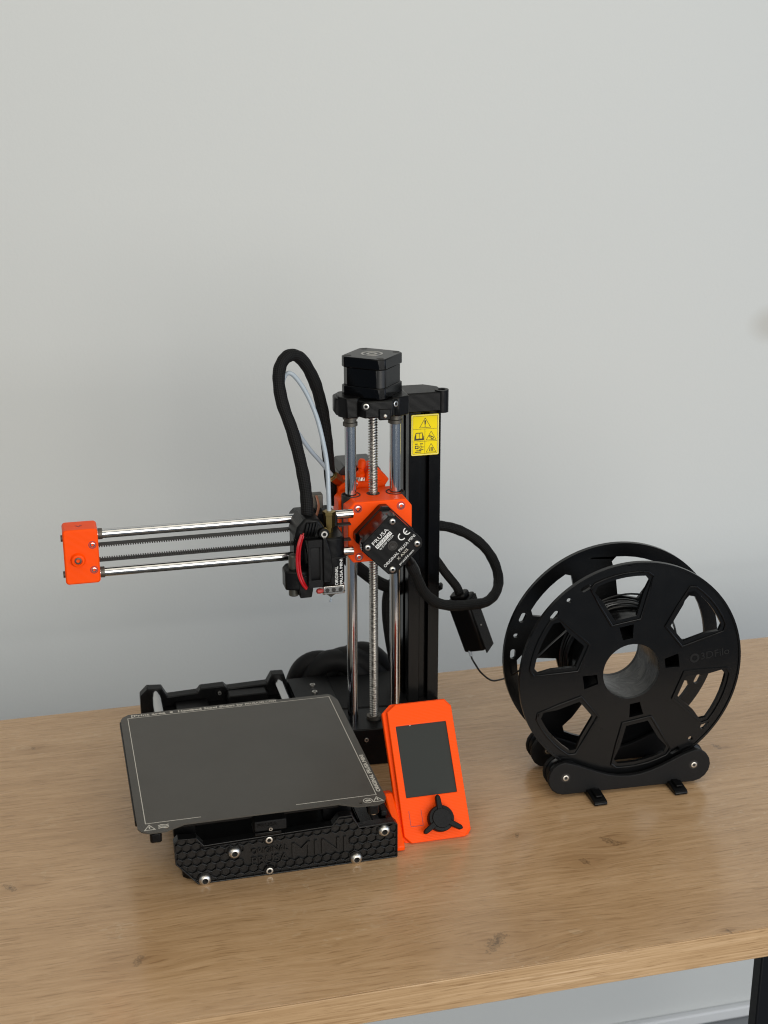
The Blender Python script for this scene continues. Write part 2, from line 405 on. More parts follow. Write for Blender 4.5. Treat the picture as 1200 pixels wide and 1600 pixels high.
# --- front panel with honeycomb relief
poly = [(-50, 0.3), (114, 0.3), (115, 1.3), (115, 31), (112, 34), (83, 33), (76.5, 45.2), (66, 45.2), (60.5, 38), (-44, 35.2), (-49.5, 42.6), (-64, 43.6), (-67.5, 40), (-67, 21)]
fp = obj('front_panel', MB().prism(poly, XZ, -60.0, -54), PANEL, pr)
rim = MB().prism(poly, XZ, -62, -60.05, [inset(poly, 1.0)])
obj('rim', rim, PANEL, fp, bev=0.3)
cellm = MB()
R0 = 4.35; wx = R0*math.sqrt(3); dz = R0*1.5
inn = inset(poly, 0.6)
tz = (-13, 76, 9.6, 28.2)
for r in range(-1, 9):
    for c in range(-13, 20):
        cx = c*wx + (wx/2 if r % 2 else 0) - 1; cz = 1.5 + r*dz
        if tz[0] < cx < tz[1] and tz[2] < cz < tz[3]: continue
        h = circ(cx, cz, R0, 6, math.pi/6)
        h = clip(h, 0, -1, -0.9); h = clip(h, 1, 0, 114.4); h = clip(h, -1, 0, 66.5)
        # slanted lower left corner
        nx, nz = -20.7, -17.0; ln = math.hypot(nx, nz); h = clip(h, nx/ln, nz/ln, (nx*-50+nz*0.3)/ln-0.5)
        in_hump = (63 < cx < 80) or cx < -48
        zt = 42.5 if in_hump else (32.6 if cx > 80 else 34.3+0.025*cx)
        h = clip(h, 0, 1, zt)
        if len(h) < 3 or not inside((cx, min(max(cz, 1), zt-0.2)), inn): continue
        A = abs(sum(h[i-1][0]*h[i][1]-h[i][0]*h[i-1][1] for i in range(len(h))))/2
        if A < 9: continue
        obj('honeycomb_cell', MB().prism(h, XZ, -61.9, -60.05, [inset(h, 0.42)]), PANEL, fp, bev=0.22)
        if random.random() < 0.6:
            d = random.uniform(0.1, 1.0); hh = inset(h, random.uniform(0.8, 1.3))
            sub = MB().prism(hh, XZ, -60.0-d, -60.05)
            cellm.add(sub.v, sub.f)
o = obj('honeycomb_floor', cellm, PANEL, fp, bev=0.3); o['kind'] = 'stuff'
lett = MB()
fpf = lambda x, z: frame((x, -60, z), (1, 0, 0), (0, 0, 1), (0, -1, 0))
for s_, x, z, size, wd in (('ORIGINAL', 8.5, 23.0, 7.0, 30), ('PRUSA', 8.5, 14.6, 9.0, 30), ('MINI', 49.5, 18.6, 19.5, 45)):
    t = text_mb(s_, size, fpf(x, z), 1.5, 0.0, 'CENTER', wd); lett.add(t.v, t.f)
obj('lettering', lett, PANEL, fp)
for x, z in ((-20, 25.3), (-44.5, 4.2), (79.8, 4.6), (103.4, 27)):
    obj('screw_boss', MB().cyl((x, -60, z), (x, -61.2, z), 6.0), BLACK, fp)
    screw(fp, (x, -61.2, z), (0, -1, 0), 5.2, 3.6)
for x, z in ((8.2, 32.6), (7.9, 4.2)):
    obj('screw_boss', MB().cyl((x, -60, z), (x, -61.9, z), 4.6), BLACK, fp)
    screw(fp, (x, -61.9, z), (0, -1, 0), 2.9, 1.0, dome=False)

# --- frame beams, rods, rear plate, electronics case
fb = obj('frame_beam', MB().prism(chrect(84, 114, 1.5, 31.5, 1.5), XZ, -54, 97), GLOSSB, pr, bev=0.4)
obj('slot_cover', MB().box(96, 102, -53, 96, 31.4, 32.4), MATTE, fb, bev=0.4)
for x in (-57.5, 62):
    obj('bed_rod', MB().cyl((x, -34, 45.5), (x, 203, 45.5), 4.6), CHROME, pr)
obj('rod_clamp', MB().prism(chrect(56, 80, 32, 52, 3), XZ, -44, -33), BLACK, pr, bev=0.6)
obj('rod_clamp', MB().prism(chrect(-66, -48, 32, 52, 3), XZ, -44, -33), BLACK, pr, bev=0.6)
rp = [(-72, 0.5), (92, 0.5), (92, 38), (72, 39), (68, 53), (56, 53.5), (51, 44.5), (12, 43.5), (9, 47), (-14, 46.5), (-17, 42.5), (-46, 41.5), (-51, 51), (-65, 52), (-72, 45)]
rear = obj('rear_plate', MB().prism(rp, XZ, 201, 212), BLACK, pr, bev=0.8)
obj('motor_bracket', MB().prism(chrect(10, 50, 32, 42.3, 2), XZ, 186, 200.8), BLACK, pr, bev=0.8)
screw(rear, (4, 200.9, 40.5), (0, -1, 0), 1.8, 2.4, dome=False)
obj('belt_pulley_housing', MB().box(-40, -8, 180, 200.3, 32, 36), BLACK, pr, bev=1.5)
obj('base_cover', MB().prism(chrect(-61, 83, -53.8, 200.5, 4), XY, 1.2, 31.8), BLACK, pr, bev=1)
# electronics case behind the column
case = obj('electronics_case', MB().prism([(72, 146), (168, 136), (200, 140), (200, 214), (72, 214)], XY, 1, 38.5), MATTE, pr, bev=1.2)
obj('case_lid', MB().prism([(72.8, 147), (112, 142.5), (112, 213), (72.8, 213)], XY, 38.6, 41.5), BLACK, case, bev=0.6)
screw(case, (94.5, 192, 41.5), (0, 0, 1), 2.6, 1.6, dome=False)
screw(case, (93.5, 176, 41.5), (0, 0, 1), 2.6, 1.6, dome=False)

# --- heated bed, its carriage and spacers
obj('heated_bed', MB().prism(chrect(-97.4, 94.6, -87, 93, 5), XY, 72.0, 76.6), BLACK, pr, bev=0.5, label='black heated bed plate under the steel sheet')
obj('bed_carriage', MB().prism(chrect(-78, 78, -66, 78, 14), XY, 56, 61), BLACK, pr, bev=1)
for x, y in ((-83, -93), (86.5, -93), (-84, 86), (86, 86)):
    b = obj('bed_spacer', MB().prism(chrect(x-4.5, x+4.5, y-4, y+4, 1.5), XY, 64.5, 71.9), BLACK, pr, bev=0.5)
    screw(b, (x+0.5, y, 64.5), (0, 0, -1), 2.6, 2.2, dome=True)
o = obj('belt_holder', MB().box(-5, 20.5, -76, -60, 49.5, 58.5), MATTE, pr, bev=0.7)
obj('holder_step', MB().box(-5.3, 16, -77.4, -60, 46.6, 49.2), BLACK, o, bev=0.5)
lm = text_mb('PRUSA', 4.0, frame((5, -76, 55), (1, 0, 0), (0, 0, 1), (0, -1, 0)), 0.5, 0.01, 'CENTER', 16); obj('lettering', lm, BLACK, o)
screw(o, (7.5, -76, 51.5), (0, -1, 0), 1.5, 1.6, dome=False)
obj('cable_chain', MB().box(104, 109, -50, 40, 33, 38), MATTE, pr, bev=1)

# --- Z column
ex = obj('column', MB().prism(extrusion(177.5, 140, 30), XY, 30, 335), GLOSSB, pr, bev=0.5, label='tall black aluminium column with slots')
zb = obj('column_base', MB().prism([(101, 98), (172, 92), (208, 120), (208, 171), (101, 140)], XY, 0.5, 37.5), BLACK, pr, bev=1.0)
screw(zb, (126, 96, 27), (-0.08, -1, 0), 2.0, 1.4, dome=False)
obj('column_foot', MB().box(174, 211, 136.5, 173, 0.6, 33), BLACK, zb, bev=1)
for x in (118.3, 158.9):
    obj('guide_rod', MB().cyl((x, 117.5, 36), (x, 117.5, 346), 5.0, 40), CHROME, pr)
    obj('rod_seal', MB().lathe((x, 117.5, 319.5), (0, 0, 1), [(5.6, 3), (6.5, 3.5), (6.5, 6.4), (5.5, 6.9), (5.5, 9), (6.6, 9.4), (6.6, 13)], 28), DULLMET, pr)
# lead screw with a real helix
ls = MB(); n = 18; pts = 0; rows = []
zz0, zz1, pitch = 34, 340, 2.4
steps = int((zz1-zz0)/(pitch/6))
for i in range(steps+1):
    for k in range(n):
        a = 2*math.pi*k/n; z = zz0+i*pitch/6
        ph = ((z/pitch - k/n) % 1.0)
        r = 4.2 if ph < 0.42 else (2.9 if 0.5 < ph < 0.95 else 3.5)
        ls.v.append((138.6+r*math.cos(a), 117.5+r*math.sin(a), z))
for i in range(steps):
    for k in range(n):
        j = (k+1) % n; ls.f.append((i*n+k, i*n+j, (i+1)*n+j, (i+1)*n+k))
obj('lead_screw', ls, SCREWM, pr, ang=60)
obj('screw_bearing', MB().lathe((138.6, 117.5, 37.4), (0, 0, 1), [(7, 0), (7, 3), (5, 3.4), (4.3, 3.4)]), DULLMET, zb)

# top bracket holding the rods, the motor and the column
tb = [(104.5, 112), (111, 103), (121, 103), (126, 94), (151, 94), (156, 101), (168, 108), (170, 132), (168, 146), (140, 148), (112, 138), (105, 128)]
br_ = obj('top_bracket', MB().prism(tb, XY, 334, 349), BLACK, pr, bev=1.2)
obj('column_cap', MB().prism([(160, 136), (169.5, 133), (206, 133.5), (208.5, 140), (208.5, 156), (198, 167), (168, 167), (160, 150)], XY, 326, 344), BLACK, br_, bev=1.2)
obj('boss', MB().prism(circ(207.5, 139.0, 6.3, 28), XY, 324.5, 345, [circ(207.5, 139.0, 3.6, 20)]), BLACK, br_, bev=0.5)
obj('rod_clamp', MB().prism([(106, 110), (111.5, 101), (121.5, 101), (125, 106), (125, 126), (108, 126)], XY, 333, 351), BLACK, br_, bev=1.2)
obj('rod_clamp', MB().prism([(151, 100), (157, 97.8), (168, 104), (168, 126), (151, 126)], XY, 333, 350), BLACK, br_, bev=1.2)
obj('clamp_cap', MB().box(138, 149, 92.4, 100, 332, 342), BLACK, br_, bev=1.2)
for p, nrm in (((127, 93.6, 345), (-0.25, -1, 0.05)), ((153.5, 97.2, 345), (0.6, -1, 0.05))):
    obj('screw_seat', MB().lathe(p, nrm, [(3.8, -2), (3.8, 0.8), (2.9, 0.8), (2.7, 0.0), (0.01, -0.05)]), BLACK, br_)
    screw(br_, Vector(p)+Vector(nrm)*0.1, nrm, 2.6, 1.2, dome=False)
screw(br_, (143.5, 92.2, 336), (0, -1, 0), 1.9, 1.4, dome=True)

def stepper(name, fr, half, d0, d1, label=None, parent=pr, capm=GLOSSB):
    ch = 4.6; dd = d1-d0; s1 = 10; s2 = 9.5
    sq = chrect(-half, half, -half, half, ch)
    body = obj(name, MB().prism(chrect(-half+0.7, half-0.7, -half+0.7, half-0.7, 6.4), fr, d0+s1, d1-s2), GLOSSB, parent, bev=0.3, label=label)
    obj('corner_stack', MB().prism([(half-4.4, -half+1.5), (half-1.5, -half+4.4), (half-1.2, -half+6.5), (half-6.5, -half+1.2)], fr, d0+s1+0.1, d1-s2-0.1), STATOR, body)
    obj('end_cap', MB().prism(sq, fr, d0, d0+s1-0.1), GLOSSB, body, bev=0.8)
    obj('end_cap', MB().prism(sq, fr, d1-s2+0.1, d1), GLOSSB, body, bev=0.8)
    if capm is not GLOSSB: obj('cap_face', MB().prism(chrect(-half+0.9, half-0.9, -half+0.9, half-0.9, ch), fr, d1+0.02, d1+0.1), capm, body)
    return body
a = math.radians(-40); ca, sa = math.cos(a), math.sin(a)
zf = frame((139, 121.5, 0), (ca, sa, 0), (-sa, ca, 0), (0, 0, 1))
zm = stepper('lift_motor', zf, 21.1, 349.3, 384.5, capm=CAPTOP)
obj('bearing_ring', MB().lathe((139, 121.5, 384.4), (0, 0, 1), [(9.6, 0.1), (9.6, 0.4), (8.0, 0.4), (7.6, 0.15), (5.0, 0.15), (4.6, 0.4), (2.6, 0.4), (2.4, 0.15), (0.01, 0.15)], 32), SCREWM, zm)
for i in (-1, 1):
    for j in (-1, 1):
        p = Vector(zf(i*15.6, j*15.6, 384.5))
        obj('bolt_hole', MB().lathe(p, (0, 0, 1), [(3.1, 0.05), (3.1, 0.2), (0.01, 0.2)], 16), BELT, zm)

# yellow warning sticker on the column
st = obj('warning_sticker', MB().prism(rrect(179.6, 205.4, 284.4, 322.6, 1.2), XZ, 139.55, 139.9), YELLOW, pr, label='yellow warning sticker with pictograms')
ink = MB()
def line(mb, p, q, wd, y=139.5):
    p = Vector(p); q = Vector(q); d = (q-p).normalized(); nn_ = Vector((-d.y, d.x))*wd/2
    mb.prism([tuple(p+nn_), tuple(q+nn_), tuple(q-nn_), tuple(p-nn_)], XZ, y, y+0.06)
x0, x1, z0, z1 = 181, 204, 286, 321
for p, q in (((x0, z0), (x1, z0)), ((x1, z0), (x1, z1)), ((x1, z1), (x0, z1)), ((x0, z1), (x0, z0)), ((x0, 309), (x1, 309)), ((x0, 297.5), (x1, 297.5)), ((192.3, z0), (192.3, 309))): line(ink, p, q, 0.28)
def tri(cx, zb_, s_, wd=0.45):
    A_, B_, C_ = (cx-s_, zb_), (cx+s_, zb_), (cx, zb_+s_*1.75)
    line(ink, A_, B_, wd); line(ink, B_, C_, wd); line(ink, C_, A_, wd)
tri(192.5, 310.2, 5.2)
ink.prism([(192.0, 313), (193.0, 313), (193.3, 317), (191.7, 317)], XZ, 139.5, 139.56); ink.prism(circ(192.5, 311.7, 0.6, 10), XZ, 139.5, 139.56)
tri(198.2, 298.6, 4.6, 0.4); tri(198.2, 287, 4.6, 0.4)
for cx, cz, r_ in ((197.2, 302.0, 1.3), (199.2, 300.4, 1.5)):
    ink.prism(circ(cx, cz, r_, 12), XZ, 139.5, 139.56, [circ(cx, cz, r_*0.5, 10)])
for k in range(3): ink.prism([(196.4+k*1.5, 288), (197.3+k*1.5, 288), (197.6+k*1.2, 291.6), (197.0+k*1.2, 291.6)], XZ, 139.5, 139.56)
ink.prism([(182.3, 298.6), (191.6, 298.6), (191.2, 302), (190, 305.8), (183.8, 305.8), (182.6, 302)], XZ, 139.5, 139.56, [[(184.2, 300.3), (186.7, 300.3), (186.7, 305), (184.2, 305)], [(187.3, 300.3), (189.8, 300.3), (189.8, 305), (187.3, 305)]])
for x_, z_, w_, h_ in ((183, 294.8, 2.6, 0.9), (187.6, 294.8, 2.8, 0.9), (183, 287.2, 6, 0.8), (184, 288.6, 5, 0.7), (187, 289.4, 4, 0.7)):
    ink.prism([(x_, z_), (x_+w_, z_), (x_+w_, z_+h_), (x_, z_+h_)], XZ, 139.5, 139.56)
ink.prism(rrect(183, 186.4, 290.6, 293.8, 0.3), XZ, 139.5, 139.56, [rrect(183.8, 185.6, 291.4, 293, 0.2)])
ink.prism(circ(188.6, 292.2, 1.4, 12), XZ, 139.5, 139.56, [circ(188.6, 292.2, 0.8, 10)]); line(ink, (190, 292.2), (191.6, 292.2), 0.5)
obj('printed_pictograms', ink, INK, st)
bd = MB().prism(rrect(179.9, 205.1, 284.7, 322.3, 1.1), XZ, 139.5, 139.54, [rrect(180.6, 204.4, 285.4, 321.6, 0.8)]); obj('pale_border', bd, EDGEY, st)

# --- X carriage block (orange) riding on the guide rods
cb = [(115, 203), (150, 203), (163, 209), (168.5, 215), (168.5, 252.5), (163, 259), (116.5, 259), (110.5, 253), (110.5, 209)]
xb = obj('arm_block', MB().prism(cb, XZ, 95, 136), ORANGE, pr, bev=1.0, label='orange block that carries the arm')
obj('rear_clamp', MB().prism(chrect(107.2, 122, 208, 256, 3), XZ, 119, 138), ORANGE, xb, bev=0.8)
for x in (118.3, 158.9):
    obj('bearing', MB().lathe((x, 117.5, 204), (0, 0, 1), [(8.6, 0), (8.6, 55.6), (7.6, 55.6), (7.3, 54.2), (5.2, 54.2)], 28), BELT, xb)
obj('screw_nut', MB().lathe((138.6, 117.5, 259), (0, 0, 1), [(6, -2), (6, 0.3), (4.4, 0.3)]), BELT, xb)
for x, z in ((119.4, 253.2), (158.4, 253.0), (120.2, 208.2)):
    obj('screw_seat', MB().lathe((x, 95, z), (0, -1, 0), [(3.9, -0.5), (3.9, 0.15), (3.0, 0.15), (2.9, -0.2)], 20), REDS, xb)
    screw(xb, (x, 95, z), (0, -1, 0), 2.5, 0.9, m=CHROME, dome=False)
# extruder behind the block
eb = obj('extruder_body', MB().prism(chrect(112, 156, 226, 263, 4), XZ, 141, 166), ORANGE, pr, bev=1.2)
obj('idler', MB().prism([(137, 262), (156, 257), (160, 263), (151, 273), (146, 279), (141, 276), (139, 270)], XZ, 143, 160), ORANGE, eb, bev=1.2)
obj('tension_knob', MB().lathe((134.5, 150, 263), (0.1, 0, 1), [(3, 0), (4.6, 1.5), (4.6, 6), (2.6, 8), (2.6, 10), (3.8, 11), (3.6, 17), (2, 19)], 18), ORANGE, eb)
obj('spring', MB().tube([(128+math.cos(t*0.8)*0.0+t*0.35, 146+2.2*math.cos(t*1.6), 263.6+2.2*math.sin(t*1.6)) for t in range(0, 34)], 0.6, 6), STEEL, eb)
obj('screw_boss', MB().cyl((126.5, 141.5, 262.5), (126.5, 136.5, 262.5), 4.2), ORANGE, eb, bev=0.4)
screw(eb, (126.5, 136.5, 262.5), (0, -1, 0), 2.5, 1.2, m=CHROME, dome=False)
obj('feed_motor', MB().prism(chrect(118, 158, 230, 271, 5), XZ, 166.5, 204), CAPTOP, eb, bev=0.8)
ef = (Vector((-0.72, -0.30, 0.64))).normalized()
fit = obj('tube_fitting', MB().lathe((115.5, 146, 262.5), ef, [(4.2, -2), (4.2, 3), (5.6, 3), (5.6, 11.5), (4.4, 12), (4.4, 13)], 6), BRASS, eb, ang=25)
# X motor, turned 45 degrees, with its printed end
a = math.radians(45); ca, sa = math.cos(a), math.sin(a)
xf = frame((141.4, 95, 229.6), (ca, 0, sa), (-sa, 0, ca), (0, -1, 0))
xm = stepper('arm_motor', xf, 21.1, 0.2, 35.5)
obj('label_plate', MB().prism(chrect(-20.6, 20.6, -20.6, 20.6, 4.4), xf, 35.6, 36.0), BLACK, xm, bev=0.3)
for i in (-1, 1):
    for j in (-1, 1):
        screw(xm, Vector(xf(i*15.5, j*15.5, 36.0)), (0, -1, 0), 2.9, 1.3, dome=True)
obj('shaft_boss', MB().lathe(Vector(xf(0, 0, 36)), (0, -1, 0), [(4.4, 0), (4.4, 0.5), (3.6, 0.5), (3.4, 0.1), (2.6, 0.1), (2.4, 0.7), (1.0, 0.7), (0.01, 0.2)], 24), BELT, xm)
def xt(s_, dx, dz_, size, wd, bold=0.02, m=WHITE):
    # position given by its offset across and up from the motor axis
    u_ = dx*ca+dz_*sa; v_ = -dx*sa+dz_*ca
    fr = lambda p, q, c: xf(u_+p, v_+q, 36.05+c)
    t = text_mb(s_, size, fr, 0.06, bold, 'CENTER', wd); return obj('lettering', t, m, xm)
xt('PRUSA', -10.9, 8.8, 4.7, 18.5, 0.0)
u_ = -7.8*ca+5.7*sa; v_ = 7.8*sa+5.7*ca
obj('lettering', MB().prism([(u_-9.2, v_-1.7), (u_+9.2, v_-1.7), (u_+9.2, v_+1.7), (u_-9.2, v_+1.7)], xf, 36.05, 36.1), WHITE, xm)
fr_ = lambda p, q, c: xf(u_+p, v_+q, 36.12+c)
obj('lettering', text_mb('RESEARCH', 3.4, fr_, 0.05, 0.0, 'CENTER', 16.6), BLACK, xm)
xt('by JOSEF PRUSA', -5.2, 3.4, 2.6, 17, 0.0)
xt('ORIGINAL PRUSA MINI', 6.4, -5.4, 3.9, 38, 0.0)
xt('X AXIS', 9.2, -8.7, 3.6, 12.5, 0.0, CREAM)
xt('prusa3d.com', 12.6, -11.8, 2.9, 17.5, 0.0)
# the CE mark, two open rings
def arc_ring(cx, cy, r0, r1, a0, a1, n=18):
    o_ = [(cx+r1*math.cos(math.radians(a0+(a1-a0)*k/n)), cy+r1*math.sin(math.radians(a0+(a1-a0)*k/n))) for k in range(n+1)]
    i_ = [(cx+r0*math.cos(math.radians(a0+(a1-a0)*k/n)), cy+r0*math.sin(math.radians(a0+(a1-a0)*k/n))) for k in range(n+1)]
    return o_ + i_[::-1]
u_ = 9.8*ca+9.2*sa; v_ = -9.8*sa+9.2*ca
ce = MB()
for dx in (-3.2, 3.4): ce.prism(arc_ring(u_+dx+1, v_, 2.5, 3.5, 75, 285), xf, 36.05, 36.12)
ce.prism([(u_+2.2, v_-0.45), (u_+4.6, v_-0.45), (u_+4.6, v_+0.45), (u_+2.2, v_+0.45)], xf, 36.05, 36.13)
obj('lettering', ce, WHITE, xm)

# --- the arm: rods, belt, orange end
for z in (250.4, 216.2):
    obj('arm_rod', MB().cyl((-112, 92, z), (114, 92, z), 4.0, 40), CHROME, pr)
    obj('rod_collar', MB().cyl((-104.6, 92, z), (-101, 92, z), 4.7, 24), DULLMET, pr)
def belt(z, up_):
    mb = MB().box(-112, 112, 89, 95, z-0.55, z+0.55)
    for k in range(108):
        x = -110+k*2.0; za = z+0.5 if up_ else z-1.7
        mb.box(x-0.5, x+0.5, 88.9, 94.98, za-0.1, za+1.3)
    return obj('drive_belt', mb, BELT, pr)
belt(241.2, False); belt(227.0, True)
ob = obj('arm_end', MB().prism(rrect(-133.6, -105, 211.2, 259, 3.0, 4), XZ, 80, 104), ORANGE, pr, bev=1.4, label='orange belt tensioner box at the free end of the arm')
obj('boss', MB().lathe((-122.4, 80, 233), (0, -1, 0), [(6.4, -0.2), (5.6, 1.6), (5.2, 3.2), (4.6, 3.6), (3.6, 3.6), (3.4, 2.4)], 28), ORANGE, ob)
screw(ob, (-122.4, 77.6, 233), (0, -1, 0), 2.9, 0.8, m=DULLMET, dome=False)
for z in (245.2, 223.2):
    obj('screw_seat', MB().lathe((-109.9, 80, z), (0, -1, 0), [(3.4, -0.5), (3.4, 0.1), (2.6, 0.1), (2.5, -0.3)], 20), REDS, ob)
    screw(ob, (-109.9, 80, z), (0, -1, 0), 2.1, 0.7, m=CHROME, dome=False)
for z in (249.5, 217.5): screw(ob, (-133.6, 90, z), (-1, 0, 0), 2.8, 1.6, m=DULLMET, dome=False)
obj('arrow_mark', MB().prism([(-120, 88), (-117, 92), (-119, 92), (-120, 90), (-121.5, 92), (-123, 92)], XY, 258.95, 259.2), REDS, ob)

# --- print head
hd = obj('head_carriage', MB().prism(chrect(60, 99, 207, 256, 4), XZ, 84, 105), BLACK, pr, bev=1)
# side fan, facing left, a square frame in the YZ plane
fan = obj('side_fan', MB().prism(rrect(53, 93, 201.5, 241.5, 9), YZ, 66.5, 78.5, [circ(73, 221.5, 18.6, 32)]), MATTE, pr, bev=0.5)
for zc in (239.5, 203.5):
    obj('fan_flange', MB().box(66.2, 78.8, 51.6, 54, zc-3.4, zc+3.4), MATTE, fan, bev=0.5)
obj('fan_rib', MB().box(66.4, 68.8, 51.8, 53.4, 206, 237), MATTE, fan, bev=0.3)
obj('fan_rib', MB().box(76.4, 78.6, 51.8, 53.4, 206, 237), MATTE, fan, bev=0.3)
obj('fan_hub', MB().cyl((67.5, 73, 221.5), (75, 73, 221.5), 8.5), BLACK, fan)
bl = MB()
for k in range(7):
    a = 2*math.pi*k/7
    q = [(8, -0.3), (18, -0.3), (18, 0.3), (8, 0.3)]
    fr = frame((71, 73, 221.5), (0, math.cos(a), math.sin(a)), (0.75, -math.sin(a)*0.66, math.cos(a)*0.66), (0.66, math.sin(a)*0.75, -math.cos(a)*0.75))
    for_b = MB().prism([(8, -4), (18, -4.6), (18, 4.6), (8, 4)], fr, -0.4, 0.4); bl.add(for_b.v, for_b.f)
obj('fan_blades', bl, BLACK, fan)
# curved shroud with lettering
sh = []
for k in range(7):
    a = math.radians(180+15*k); sh.append((88+11*math.cos(a), 64+11*math.sin(a)))
shp = [(79, 98), (79, 60), (80, 55), (84, 52.6), (90, 52.2), (95.5, 54), (98.6, 58), (99.2, 64), (99.2, 98)]
shr = obj('nozzle_shroud', MB().prism(shp, XY, 199.8, 243), BLACK, pr, bev=1.6)
obj('shroud_web', MB().prism([(78.9, 244), (82, 244), (86, 230), (87.5, 215), (85, 204), (78.9, 204)], XZ, 50.6, 54), BLACK, shr, bev=0.8)
obj('shroud_step', MB().prism([(84, 224.5), (99.4, 224.5), (99.4, 226), (84, 226)], XZ, 51.6, 60), MATTE, shr, bev=0.4)
for s_, x, wd in (('ORIGINAL', 90.6, 17), ('PRUSA MINI', 95.0, 23)):
    nrm = Vector((0.0, -1, 0)) if x < 92 else Vector((0.31, -0.95, 0)).normalized()
    tx = Vector((0, 0, 1)); tv = nrm.cross(tx)*1.0
    o_ = Vector((x, 52.0, 200.8+wd/2)) if x < 92 else Vector((94.9, 53.4, 200.8+wd/2))
    fr = frame(o_, (0, 0, 1), (-tv if tv.x > 0 else tv), nrm)
    obj('lettering', text_mb(s_, 3.9, fr, 0.5, 0.0, 'CENTER', wd), WHITE, shr)
hb = obj('heater_block', MB().prism(chrect(79, 98.5, 55, 76, 1), XY, 191.5, 199), NICKEL, pr, bev=0.4)
for x in (83, 88.5, 94.5): obj('block_hole', MB().lathe((x, 55, 195.5), (0, -1, 0), [(1.9, -0.1), (1.9, 0.1), (0.01, 0.1)], 14), BELT, hb)
obj('block_groove', MB().box(78.9, 98.6, 54.9, 56, 193.3, 193.9), BELT, hb)
nz_ = obj('nozzle', MB().lathe((88, 65, 191.5), (0, 0, -1), [(7, 0), (7, 1.6), (4.6, 1.6), (4.4, 3.4), (1.8, 5.2), (0.7, 6.2)], 6), DULLMET, hb)
obj('plastic_ooze', MB().tube([(88, 65, 185.3), (88, 65, 183), (87.6, 64.5, 181.6), (87.2, 64.8, 180.4)], [0.35, 0.5, 1.1, 0.5], 8), PTFE, nz_)
obj('thermistor_sleeve', MB().lathe((79.5, 56, 195.2), (-1, 0, 0), [(1.2, 0), (2.0, 1), (2.4, 3), (2.2, 5), (1.0, 6)], 14), REDS, hb)
# inductive probe in its holder
ph = obj('probe_holder', MB().prism([(48, 62), (58, 58), (72, 60), (72, 84), (52, 84), (48, 76)], XY, 196, 213), BLACK, pr, bev=1.4)
obj('holder_arm', MB().prism([(60, 189), (70, 189), (72, 200), (66, 210), (58, 206)], XZ, 58, 68), BLACK, ph, bev=0.8)
obj('probe', MB().lathe((56.5, 70, 188), (0, 0, 1), [(4.0, 0), (4.4, 0.5), (4.4, 9), (4.0, 9.2), (4.0, 36), (3.2, 37)], 22), grain(mat('threaded probe barrel', (0.10, 0.10, 0.085), 0.4, 0.7), 2500, 0.3), pr)
# cable clamp on the head
cl = obj('cable_clamp', MB().prism([(56, 241), (76, 239), (82, 243), (83, 250), (78, 258), (66, 260), (59, 252)], XZ, 60, 92), BLACK, pr, bev=2.4, seg=3)
obj('clamp_lug', MB().cyl((81, 61, 246.5), (81, 55.8, 246.5), 4.6), BLACK, cl, bev=0.6)
screw(cl, (81, 55.8, 246.5), (0, -1, 0), 2.9, 1.8, dome=False)
for k in range(4):
    obj('zip_tie', MB().tube(curve([(65+k*2.6, 59.4, 244), (66+k*2.6, 57.2, 249.5), (68+k*2.6, 58.5, 256)], 5), 1.2, 8), BLACK, cl)
for k, dy in enumerate((0, 3.0)):
    obj('red_wire', MB().tube(curve([(62+k*2.6, 57+dy, 247), (58.2+k*2.6, 54+dy, 238), (56.8+k*2.5, 53+dy, 226), (57.6+k*2.2, 52+dy, 214), (60.6+k*1.8, 52+dy, 205), (64.5+k, 54+dy, 199)], 7), 1.2, 8), RED, hd)
hx = obj('head_fitting', MB().lathe((88.6, 70, 242.5), (0, 0, 1), [(3.2, 0), (3.2, 5), (4.8, 5.2), (5.0, 16), (5.8, 16.6), (5.8, 19.2), (3.0, 19.6)], 6), BRASS, pr, ang=25)
conn = obj('wire_connector', MB().box(74, 88, 92, 101, 257, 270), DULLMET, hd, bev=1)
obj('ribbon', MB().tube(curve([(81.5, 90, 270), (83, 88, 262), (81, 84, 256), (77, 80, 251)], 6), 1.5, 8, 0.5), COPPER, hd)
# --- sleeved cables and the feed tube
obj('sleeved_cable', MB().tube(curve([(70, 76, 246), (70.5, 75, 262), (70, 78, 280), (67.5, 82, 300), (62, 88, 328), (55, 95, 352), (53.5, 102, 372), (58, 108, 384.5), (67, 113, 389), (77, 118, 383), (87, 124, 366), (94, 130, 346), (99.5, 136, 320), (103, 142, 292), (107, 150, 262), (112, 158, 240)], 9), jig(136, 5.35, 0.055), 18), SLEEVE, pr, label='black braided cable looping high above the print head')
obj('feed_tube', MB().tube(curve([(88.6, 70, 260), (88.5, 71, 280), (88.5, 75, 300), (87, 82, 318), (83, 90, 340), (76, 97, 359), (67.5, 103, 372.5), (61.5, 105, 375), (57.5, 107, 366), (60.5, 114, 347), (69.5, 121, 324), (83, 129, 302), (96, 136.5, 285), (106, 142, 271.5)], 9), 1.95, 14), PTFE, pr, label='milky plastic feed tube')
mc = obj('motor_cable', MB().tube(curve([(160, 72, 208), (164, 75, 200), (168, 80, 192), (178, 90, 172), (192, 98, 157), (210, 106, 148.5), (232, 118, 142.5), (252, 132, 138), (266, 146, 141), (273, 160, 149), (271, 168, 163), (262, 172, 178), (248, 176, 190), (232, 180, 197.5), (216, 183, 200.5), (196, 186, 201), (176, 186, 200)], 9), jig(145, 4.9, 0.05), 18), SLEEVE, pr, label='black braided motor cable looping round the column')
obj('cable_boot', MB().tube([(157, 68, 214), (161, 73, 206.5), (165.5, 78, 198.5), (169, 81.5, 190)], [3.6, 5.2, 5.4, 4.9], 12), BLACK, pr)
